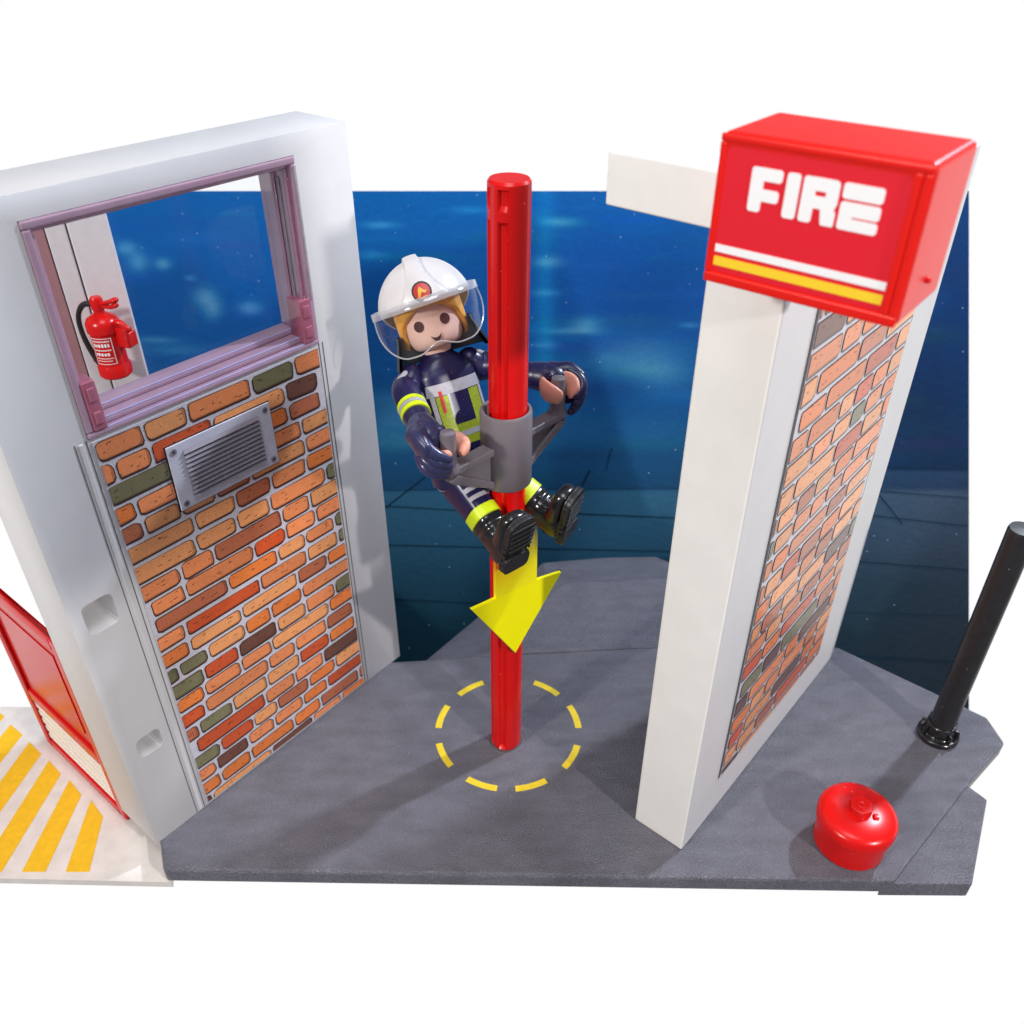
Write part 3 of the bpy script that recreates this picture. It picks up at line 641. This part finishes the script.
c = MB(); tpatch(c, -.62, -.30, .66, 1.48); tpatch(c, .30, .62, .66, 1.48); tpatch(c, -.62, .62, .12, .68, .014); c.build('yellow_panel', 'neoncloth', torso, fix=False)
c = MB(); tpatch(c, -.86, .86, 1.50, 1.80, .016); tpatch(c, -.72, .72, .34, .48, .020); tpatch(c, -.74, -.64, .1, 1.5, .021); tpatch(c, .64, .74, .1, 1.5, .021); c.build('silver_stripe', 'silver', torso, fix=False)
c = MB(); tpatch(c, -.52, -.44, 1.05, 1.62, .03); c.build('radio_cord', 'badge', torso, fix=False)

# head (turned towards the camera)
YAW = Matrix.Rotation(R(-37), 3, 'Z'); ZE = 3.25
HM = INV @ HEADM
def hr(p): return HM @ (YAW @ Vector(p))
def hl(mb, prof, n=36, mi=0):
    mb.loft([[hr((r * math.sin(2 * math.pi * i / n), -ry * math.cos(2 * math.pi * i / n), z)) for i in range(n)] for r, ry, z in prof], mi)
c = MB(); hl(c, [(.34, .34, 2.60), (.50, .48, 2.60), (.62, .60, 2.66), (.70, .68, 2.80), (.735, .71, 3.0), (.745, .72, 3.3), (.745, .72, 3.6), (.70, .68, 3.9), (.5, .5, 4.1), (.02, .02, 4.18)])
head = c.build('head', 'skin', FG, sub=1, angle=0)
def hsurf(x, z, r=.735, ry=.71, off=.0): # on the face
    rr, ryy = r + off, ry + off
    return hr((x, -ryy * math.sqrt(max(0, 1 - (x / rr) ** 2)), z))
for sx_ in (-1, 1):
    c = MB(); N_ = 24; V_ = [hsurf(sx_ * .345, ZE, off=.016)]
    for i in range(N_): V_.append(hsurf(sx_ * .345 + .128 * math.cos(2 * math.pi * i / N_), ZE + .14 * math.sin(2 * math.pi * i / N_), off=.016))
    c.add(V_, [(0, i + 1, (i + 1) % N_ + 1) for i in range(N_)]); c.build('eye', 'eye', head, fix=False)
c = MB(); V_ = []; N_ = 14
for i in range(N_ + 1):
    t = -1 + 2 * i / N_; x = .145 * t; zc = ZE - .39 + .09 * t * t; th = .05 * (1 - t * t) + .006
    V_ += [hsurf(x, zc + th * .3, off=.018), hsurf(x, zc - th * 1.5, off=.018)]
c.add(V_, [(2 * i, 2 * i + 1, 2 * i + 3, 2 * i + 2) for i in range(N_)]); c.build('mouth', 'mouth', head, fix=False)
# hair: shell with a parted fringe and side locks
c = MB(); NA = 72; rows = []
def hairline(a):
    a = abs(a)
    if a < 20: return ZE + .42 - .0 * a
    if a < 62: return ZE + .42 - (a - 20) / 42 * .34
    if a < 100: return ZE + .08 - math.sin((a - 62) / 38 * math.pi / 2) * .62
    return ZE - .54
for j, (q, off) in enumerate(((0, .0), (.0, .09), (.04, .13), (.2, .15), (.5, .15), (1, .14))):
    ringp = []
    for i in range(NA):
        a = -180 + 360 * i / NA; zb = hairline(a); z = zb + (4.0 - zb) * q
        rr = .745 + off + .02 * math.sin(a * .25) ; ringp.append(hr((rr * math.sin(R(a)), -(rr - .02) * math.cos(R(a)), z)))
    rows.append(ringp)
c.loft(rows, caps=False); c.build('hair', 'hair', head, sub=1, angle=0)

# helmet
HC = Vector((0, .06, 3.55))
def dome(a, ph, off=0):   # a: azimuth deg (0 = front), ph: elevation deg
    rx, ry, rz = 1.25 + off, 1.32 + off, 1.33 + off
    return Vector((HC.x + rx * math.cos(R(ph)) * math.sin(R(a)), HC.y - ry * math.cos(R(ph)) * math.cos(R(a)), HC.z + rz * math.sin(R(ph))))
def rimel(a):
    a = abs(a); z = .26 if a < 98 else (.26 - (a - 98) / 30 * .5 if a < 128 else -.24)
    return math.degrees(math.asin(z / 1.36))
def ridge(a, ph):
    """raised centre crest, front to back, widening towards the brow"""
    p = dome(a, ph); x = abs(p.x); front = p.y < HC.y
    hw = .20 + (max(0, 62 - ph) / 62) ** 2 * .62 if front else .20
    t = (hw - x) / .035; return .095 * max(0, min(1, t))
c = MB(); rows = []; NA = 264
for j in range(34):
    q = j / 33; rows.append([hr(dome(-180 + 360 * i / NA, rimel(-180 + 360 * i / NA) * (1 - q) + 89.6 * q, 0)) for i in range(NA)])
rows2 = []
for j in range(34):
    q = j / 33; rr = []
    for i in range(NA):
        a = -180 + 360 * i / NA; ph = rimel(a) * (1 - q) + 89.6 * q; rr.append(hr(dome(a, ph, ridge(a, ph))))
    rows2.append(rr)
inner_ = [hr(dome(-180 + 360 * i / NA, rimel(-180 + 360 * i / NA), -.05)) for i in range(NA)]
c.loft([inner_] + rows2, caps=False); helmet = c.build('helmet', 'helmet', FG, angle=0)
# front plate
c = MB(); pl_ = [(-.34, .36), (.34, .36), (.22, .98), (-.14, .98)]
def dfront(x, dz, off):    # point on dome front at lateral x and height above centre
    rx, ry, rz = 1.25 + off, 1.32 + off, 1.33 + off
    return hr((x, HC.y - ry * math.sqrt(max(0, 1 - (x / rx) ** 2 - (dz / rz) ** 2)), HC.z + dz))
def dgrid(mb, poly, off0, off1, mi=0):
    n = len(poly); pts = []
    for i in range(n):
        for k in range(6):
            t = k / 6; pts.append((poly[i][0] + (poly[(i + 1) % n][0] - poly[i][0]) * t, poly[i][1] + (poly[(i + 1) % n][1] - poly[i][1]) * t))
    cx = sum(p[0] for p in pts) / len(pts); cz = sum(p[1] for p in pts) / len(pts); V_ = []; m_ = len(pts)
    scs = (1, 1, .75, .5, .25)
    for s_, off in zip(scs, (off0, off1, off1, off1, off1)): V_ += [dfront(cx + (p[0] - cx) * s_, cz + (p[1] - cz) * s_, off) for p in pts]
    V_.append(dfront(cx, cz, off1)); fs = []
    for r_ in range(len(scs) - 1): fs += [(r_ * m_ + i, r_ * m_ + (i + 1) % m_, (r_ + 1) * m_ + (i + 1) % m_, (r_ + 1) * m_ + i) for i in range(m_)]
    fs += [((len(scs) - 1) * m_ + i, (len(scs) - 1) * m_ + (i + 1) % m_, len(V_) - 1) for i in range(m_)]
    mb.add(V_, fs, mi)
dgrid(c, pl_, .04, .085); c.build('front_plate', 'helmet', helmet, angle=40)
def disc(r, cx, cz, n=16): return [(cx + r * math.cos(R(360 * i / n)), cz + r * math.sin(R(360 * i / n))) for i in range(n)]
c = MB(); bz = .50
dgrid(c, disc(.25, .02, bz), .08, .10, 0); dgrid(c, disc(.205, .02, bz), .095, .106, 1)
dgrid(c, [(-.10, bz - .11), (-.06, bz - .12), (-.0, bz + .04), (.05, bz - .03), (.10, bz - .05), (.15, bz + .02), (.10, bz + .0), (.04, bz + .08), (-.01, bz + .13), (-.06, bz + .06)], .105, .114, 2)
dgrid(c, [(-.08, bz - .13), (.02, bz - .165), (.13, bz - .10), (.02, bz - .125)], .105, .113, 2)
c.build('badge', ['ink', 'badge', 'gold'], helmet, fix=False)
# visor
def vis(a, z, off=0):
    rx, ry = 1.41 + off, 1.46 + off
    k = 1 - .10 * max(0, (ZE + .2 - z)) ** 2 
    return hr((rx * k * math.sin(R(a)), HC.y - ry * k * math.cos(R(a)), z))
def vtop(a): return ZE + .62 + .02 * math.cos(R(a))
def vbot(a):
    a_ = abs(a)
    lobe = -.70 + .0 * a_
    if a_ < 26: return ZE - .44 - .20 * (math.sin(a_ / 26 * math.pi / 2) ** 1.5)
    if a_ < 38: return ZE - .64
    return ZE - .64 + ((a_ - 38) / 62) ** 1.7 * 1.16
A = [-100 + 200 * i / 60 for i in range(61)]
c = MB(); rows = []
for q in [k / 10 for k in range(11)]: rows.append([vis(a, vtop(a) + (vbot(a) - vtop(a)) * q, 0) for a in A])
c.loft(rows, close=False, caps=False); visor = c.build('visor', 'visor', helmet, angle=0, fix=False)
c = MB()
c.loft([[vis(a, vtop(a) + .05, -.14) for a in A], [vis(a, vtop(a) + .02, .01) for a in A], [vis(a, vtop(a) - .17, .015) for a in A]], close=False, caps=False)
c.tube([vis(a, vbot(a), 0) for a in A[::2]], [.02] * len(A[::2]), n=8, sub=2)
for sgn in (-1, 1): c.tube([vis(sgn * 100, vtop(100) + (vbot(100) - vtop(100)) * q, 0) for q in (0, .33, .66, 1)], [.03] * 4, n=8)
c.build('visor_edge', 'visorrim', visor, angle=0, fix=False)
# neck guard
c = MB(); A2 = [70 + 220 * i / 40 for i in range(41)]
def ngp(a, z, off): return hr(((1.04 + off) * math.sin(R(a)), HC.y - (1.16 + off) * math.cos(R(a)), z))
c.loft([[ngp(a, ZE - .12, -.02) for a in A2], [ngp(a, ZE - .3, .02) for a in A2], [ngp(a, ZE - .92, .24) for a in A2], [ngp(a, ZE - .97, .19) for a in A2], [ngp(a, ZE - .92, .13) for a in A2], [ngp(a, ZE - .12, -.12) for a in A2]], close=False, caps=False)
c.build('neck_guard', 'blackmat', helmet, angle=0)

# arms, hands and gloves
for sgn in (-1, 1):
    S = Vector((sgn * .98, .0, 2.0))
    H = loc(Vector((PX, PY, 0)) + d3 * (sgn * 1.98) + Vector((0, 0, 12.25)))
    az = loc(O_ + Vector((0, 0, 1)))          # world up, in the figure's space
    fw = loc(O_ + f3); si = Vector((sgn, 0, 0))
    Wr = H - fw * .55 + si * .18 + az * (.16)
    El = S * .50 + Wr * .50 + si * (.03 if sgn < 0 else .14) - fw * .10 - az * .14
    c = MB(); c.tube([S + Vector((-sgn * .12, 0, .12)), S + Vector((sgn * .10, -.02, -.12)), S * .62 + El * .38 + si * .12, El, El * .45 + Wr * .55, Wr], [.32, .40, .37, .36, .34, .35], n=24)
    arm = c.build('arm', 'navy', FG, angle=60)
    # reflective cuff bands round the upper arm
    p0 = S * .20 + El * .80 + si * .04; p1 = El + (Wr - El) * .22 - si * .01
    ca_ = MB()
    def band(a, b, m_i):
        ca_.tube([p0 + (p1 - p0) * a, p0 + (p1 - p0) * b], [.362, .356], m_i, n=24, sub=1)
    for (a, b, mi) in ((.0, .28, 0), (.34, .58, 1), (.64, .95, 0)):
        pa, pb_ = p0 + (p1 - p0) * a, p0 + (p1 - p0) * b; t = (pb_ - pa).normalized(); u_ = t.cross(Vector((0, 0, 1))).normalized(); v_ = t.cross(u_)
        ca_.loft([[q + u_ * (r * math.cos(2 * math.pi * i / 28)) + v_ * (r * math.sin(2 * math.pi * i / 28)) for i in range(28)] for q, r in ((pa, .34), (pa, .385), (pb_, .380), (pb_, .34))], mi)
    ca_.build('sleeve_band', ['neon', 'silver'], arm)
    c = MB(); tpt = S + Vector((sgn * .27, -.05, .08))
    c.tube([S + Vector((sgn * .10, -.15, .26)), S + Vector((sgn * .36, -.05, .0)), S + Vector((sgn * .42, -.02, -.35))], [.08, .12, .08], flat=None); c.build('shoulder_stripe', 'silver', arm)
    # clip hand: C shape round the grip, thumb side and finger side
    c = MB(); inn = -si
    for (sd_, sz_, ln) in (((1, .19, .32), (-1, .17, .32)) if sgn > 0 else ((1, .10, .16), (-1, .17, .25))):
        base_p = H - fw * .34
        c.tube([base_p - az * .02, H + si * (sd_ * .31) - fw * .16 + az * (.12 if sgn > 0 else -.02), H + si * (sd_ * .34) + fw * .10 + az * (.08 if sgn > 0 else -.08), H + si * (sd_ * .25) + fw * .30 + az * .0], [(.16, .2), (.13, ln), (.13, ln), (.10, ln * .8)], n=18)
    c.tube([Wr - fw * .1, H - fw * .36], [.24, .24], n=18, sub=1)
    c.build('hand', 'skinhand', arm, angle=0)
    # glove shell: cuff, back of the hand and four finger ridges, thumb ridge on the inside
    c = MB()
    c.tube([Wr - (Wr - El).normalized() * .42, Wr - (Wr - El).normalized() * .1, Wr + fw * .12 + si * .05], [.37, .41, .40], n=24)
    c.tube([Wr + fw * .0 + si * .12, H + si * .46 - fw * .28 + az * .06, H + si * .52 + fw * .02 - az * .06], [(.40, .42), (.27, .56), (.20, .52)], n=22)
    for k in range(4):
        o_ = az * (.30 - .20 * k) - fw * (.05 * k); ln = (.30, .38, .36, .24)[k]
        c.tube([H + si * .52 - fw * .20 + o_ + az * .08, H + si * .62 + fw * .08 + o_ * 1.0 - az * .06, H + si * .52 + fw * (.14 + ln * .5) + o_ * .95 - az * .22, H + si * .28 + fw * (.18 + ln * .6) + o_ * .9 - az * .36], [.14, .15, .145, .11], n=14)
    c.tube([Wr + az * .16 + fw * .0, H - fw * .42 + az * .30 + si * .1, H - fw * .28 + az * .34 - si * .02], [.20, .18, .13], n=14)
    c.build('glove', 'glove' if sgn < 0 else 'navy', arm, angle=0)

# legs and boots
for sgn in (-1, 1):
    hip = Vector((sgn * .50, .02, -.60)); foot = loc(Vector((PX, PY, 9.0)) + f3 * (1.08 if sgn < 0 else 1.20) + d3 * (.95 * sgn))
    l = (foot - hip).normalized(); LL = (foot - hip).length
    X_ = (INV.to_3x3() @ Vector((math.cos(R(42)), math.sin(R(42)), 0))); X_ = (X_ - l * X_.dot(l)).normalized(); Tt = X_.cross(l)
    if Tt.y > 0: Tt = -Tt
    def fr(x, t, s_): return hip + X_ * x + Tt * t + l * s_
    def lring(hx, ht, s_, ct=0, cx=0, p=3.0, n=36): return [fr(cx + v.x, ct + v.y, s_) for v in sup(hx, ht, 0, n, p)]
    k = LL / 2.9
    c = MB(); c.loft([lring(.42, .50, -.15), lring(.47, .55, .0), lring(.46, .55, .5), lring(.42, .49, 1.0), lring(.38, .44, 1.5), lring(.38, .42, 1.85), lring(.36, .40, 1.9)])
    leg = c.build('leg', 'navy', FG, angle=50)
    c = MB(); c.loft([lring(.40, .455, 1.38), lring(.415, .47, 1.39), lring(.415, .465, 1.70), lring(.40, .45, 1.71)]); c.build('ankle_band', 'neon', leg, angle=50)
    c = MB()
    for (s0_, s1_) in ((.55, .68), (.82, .95), (1.08, 1.2)):
        V_ = []
        for s_ in (s0_, s1_):
            for i in range(9):
                x = -.33 + .66 * i / 8; hx = .47 - .05 * s_; ht = .565 - .065 * s_
                V_.append(fr(x, (ht + .012) * (1 - abs(x / hx) ** 3) ** (1 / 3), s_))
        c.add(V_, [(i, i + 1, i + 10, i + 9) for i in range(8)])
    V_ = []
    for s_ in (.3, .55, .8, 1.05, 1.36):
        hx = .478 - .05 * s_
        for i in range(4): V_.append(fr(-(hx + .012), -.12 + .05 * i, s_))
    c.build('reflective_print', 'silver', leg, fix=False)
    # boot shaft
    c = MB(); c.loft([lring(.37, .41, 1.72), lring(.405, .45, 1.74), lring(.41, .45, 1.84), lring(.385, .42, 1.88), lring(.385, .42, 1.96), lring(.405, .44, 2.0), lring(.405, .44, 2.08), lring(.385, .42, 2.12), lring(.39, .43, 2.3), lring(.40, .46, 2.55, .02), lring(.40, .47, 2.78, .03), lring(.38, .45, 2.84, .03)])
    boot = c.build('boot', 'black', leg, angle=45)
    # foot: sections along the toe direction
    def frf(x, t, s_, A_=R(17)):
        ds = s_ - 2.5; return fr(x, t * math.cos(A_) + ds * math.sin(A_), 2.5 - t * math.sin(A_) + ds * math.cos(A_))
    def fsec(t, hx, top, bot, n=24):
        out = []
        for i in range(n):
            q = 2 * math.pi * i / n; cx_, s_ = math.cos(q), math.sin(q)
            out.append(frf(hx * math.copysign(abs(cx_) ** .75, cx_), t, (top + bot) / 2 + (bot - top) / 2 * math.copysign(abs(s_) ** .75, s_)))
        return out
    c = MB(); c.loft([fsec(-.42, .24, 2.35, 2.80), fsec(-.36, .36, 2.3, 2.86), fsec(.0, .39, 2.2, 2.88), fsec(.35, .39, 2.25, 2.88), fsec(.62, .43, 2.36, 2.88), fsec(.92, .43, 2.40, 2.88), fsec(1.16, .37, 2.47, 2.87), fsec(1.28, .22, 2.58, 2.85)])
    c.build('foot', 'black', boot, angle=0)
    c = MB()
    def outl(t0, t1, hw_, r=.16): return rrect(-hw_, hw_, t0, t1, r, 4)
    f2 = lambda u, v, d: frf(u, v, d)
    c.prism(outl(-.48, 1.34, .45, .34), f2, 2.86, 2.93)
    c.prism(outl(-.48, .10, .43, .18), f2, 2.93, 3.08); c.prism(outl(.24, 1.33, .45, .32), f2, 2.93, 3.05)
    for kk in range(5): c.box(0, 0, 0, 0, 0, 0) if False else c.prism([(-.40, .34 + .17 * kk), (.40, .34 + .17 * kk), (.38, .42 + .17 * kk), (-.38, .42 + .17 * kk)], f2, 3.05, 3.09)
    for kk in range(7):
        for sd_ in (-1, 1): c.prism([(sd_ * .41, -.36 + .22 * kk), (sd_ * .445, -.36 + .22 * kk), (sd_ * .445, -.24 + .22 * kk), (sd_ * .41, -.24 + .22 * kk)], f2, 2.87, 3.02)
    c.build('sole', 'blackmat', boot, bevel=.015)

# ==================================================================  BLACK RAIL POST
BP = empty('black_post', (14.27, 19.67, 0), 'glossy black round post with flanged foot on the floor at right', 'post')
c = MB(); lathe(c, [(.39, .3), (.39, 8.5), (.36, 8.6), (.02, 8.62)], 40); c.build('post', 'blackmat', BP)
c = MB(); lathe(c, [(.64, .005), (.66, .05), (.66, .16), (.62, .20), (.50, .22), (.46, .26), (.46, .62), (.43, .66), (.39, .66)], 40)
for k in range(8):
    a = R(45 * k + 10); T = Matrix.Rotation(a, 4, 'Z'); c.box(.40, .60, -.03, .03, .18, .52, 0, T)
c.build('flange', 'black', BP, bevel=.015)

# ==================================================================  RED HYDRANT
HY = empty('hydrant', (10.03, 15.66, 0), 'red hydrant cap with hexagonal nut standing at the lower right', 'hydrant')
c = MB(); lathe(c, [(.95, 0), (1.02, .05), (1.02, .9), (1.12, 1.0), (1.12, 1.25), (1.06, 1.36), (.9, 1.44), (.5, 1.50), (.02, 1.52)], 48); c.build('body', 'red', HY)
c = MB(); hx = [(.34 * math.cos(R(60 * i + 12)), .34 * math.sin(R(60 * i + 12))) for i in range(6)]
c.prism(hx, lambda u, v, d: Vector((u, v, d)), 1.46, 1.74); lathe(c, [(.15, 1.74), (.13, 1.77), (.08, 1.77), (.06, 1.75), (.01, 1.75)], 20); nut = c.build('nut', 'red', HY, bevel=.03)
c = MB(); c.box(.30, .46, -.34, -.18, 1.47, 1.58); c.build('lug', 'red', HY, bevel=.03)

# ==================================================================  STUDIO FLAG shading the key lamp (stands right of the camera, out of the picture)
LF = empty('light_flag', (nv * 10 + wv_ * 10.7 + Vector((0, 0, 0))), 'black card on a stand holding lamp light off the upper left wall', 'light flag', rz=math.atan2(wv_.y, wv_.x))
c = MB(); c.box(-13, 0, -.1, .1, 22.4, 35); c.build('card', 'blackmat', LF, smooth=False)
c = MB(); c.tube([(-.2, -.25, -.6), (-.2, -.25, 35)], [.2, .2], sub=1); c.build('stand', 'blackmat', LF)
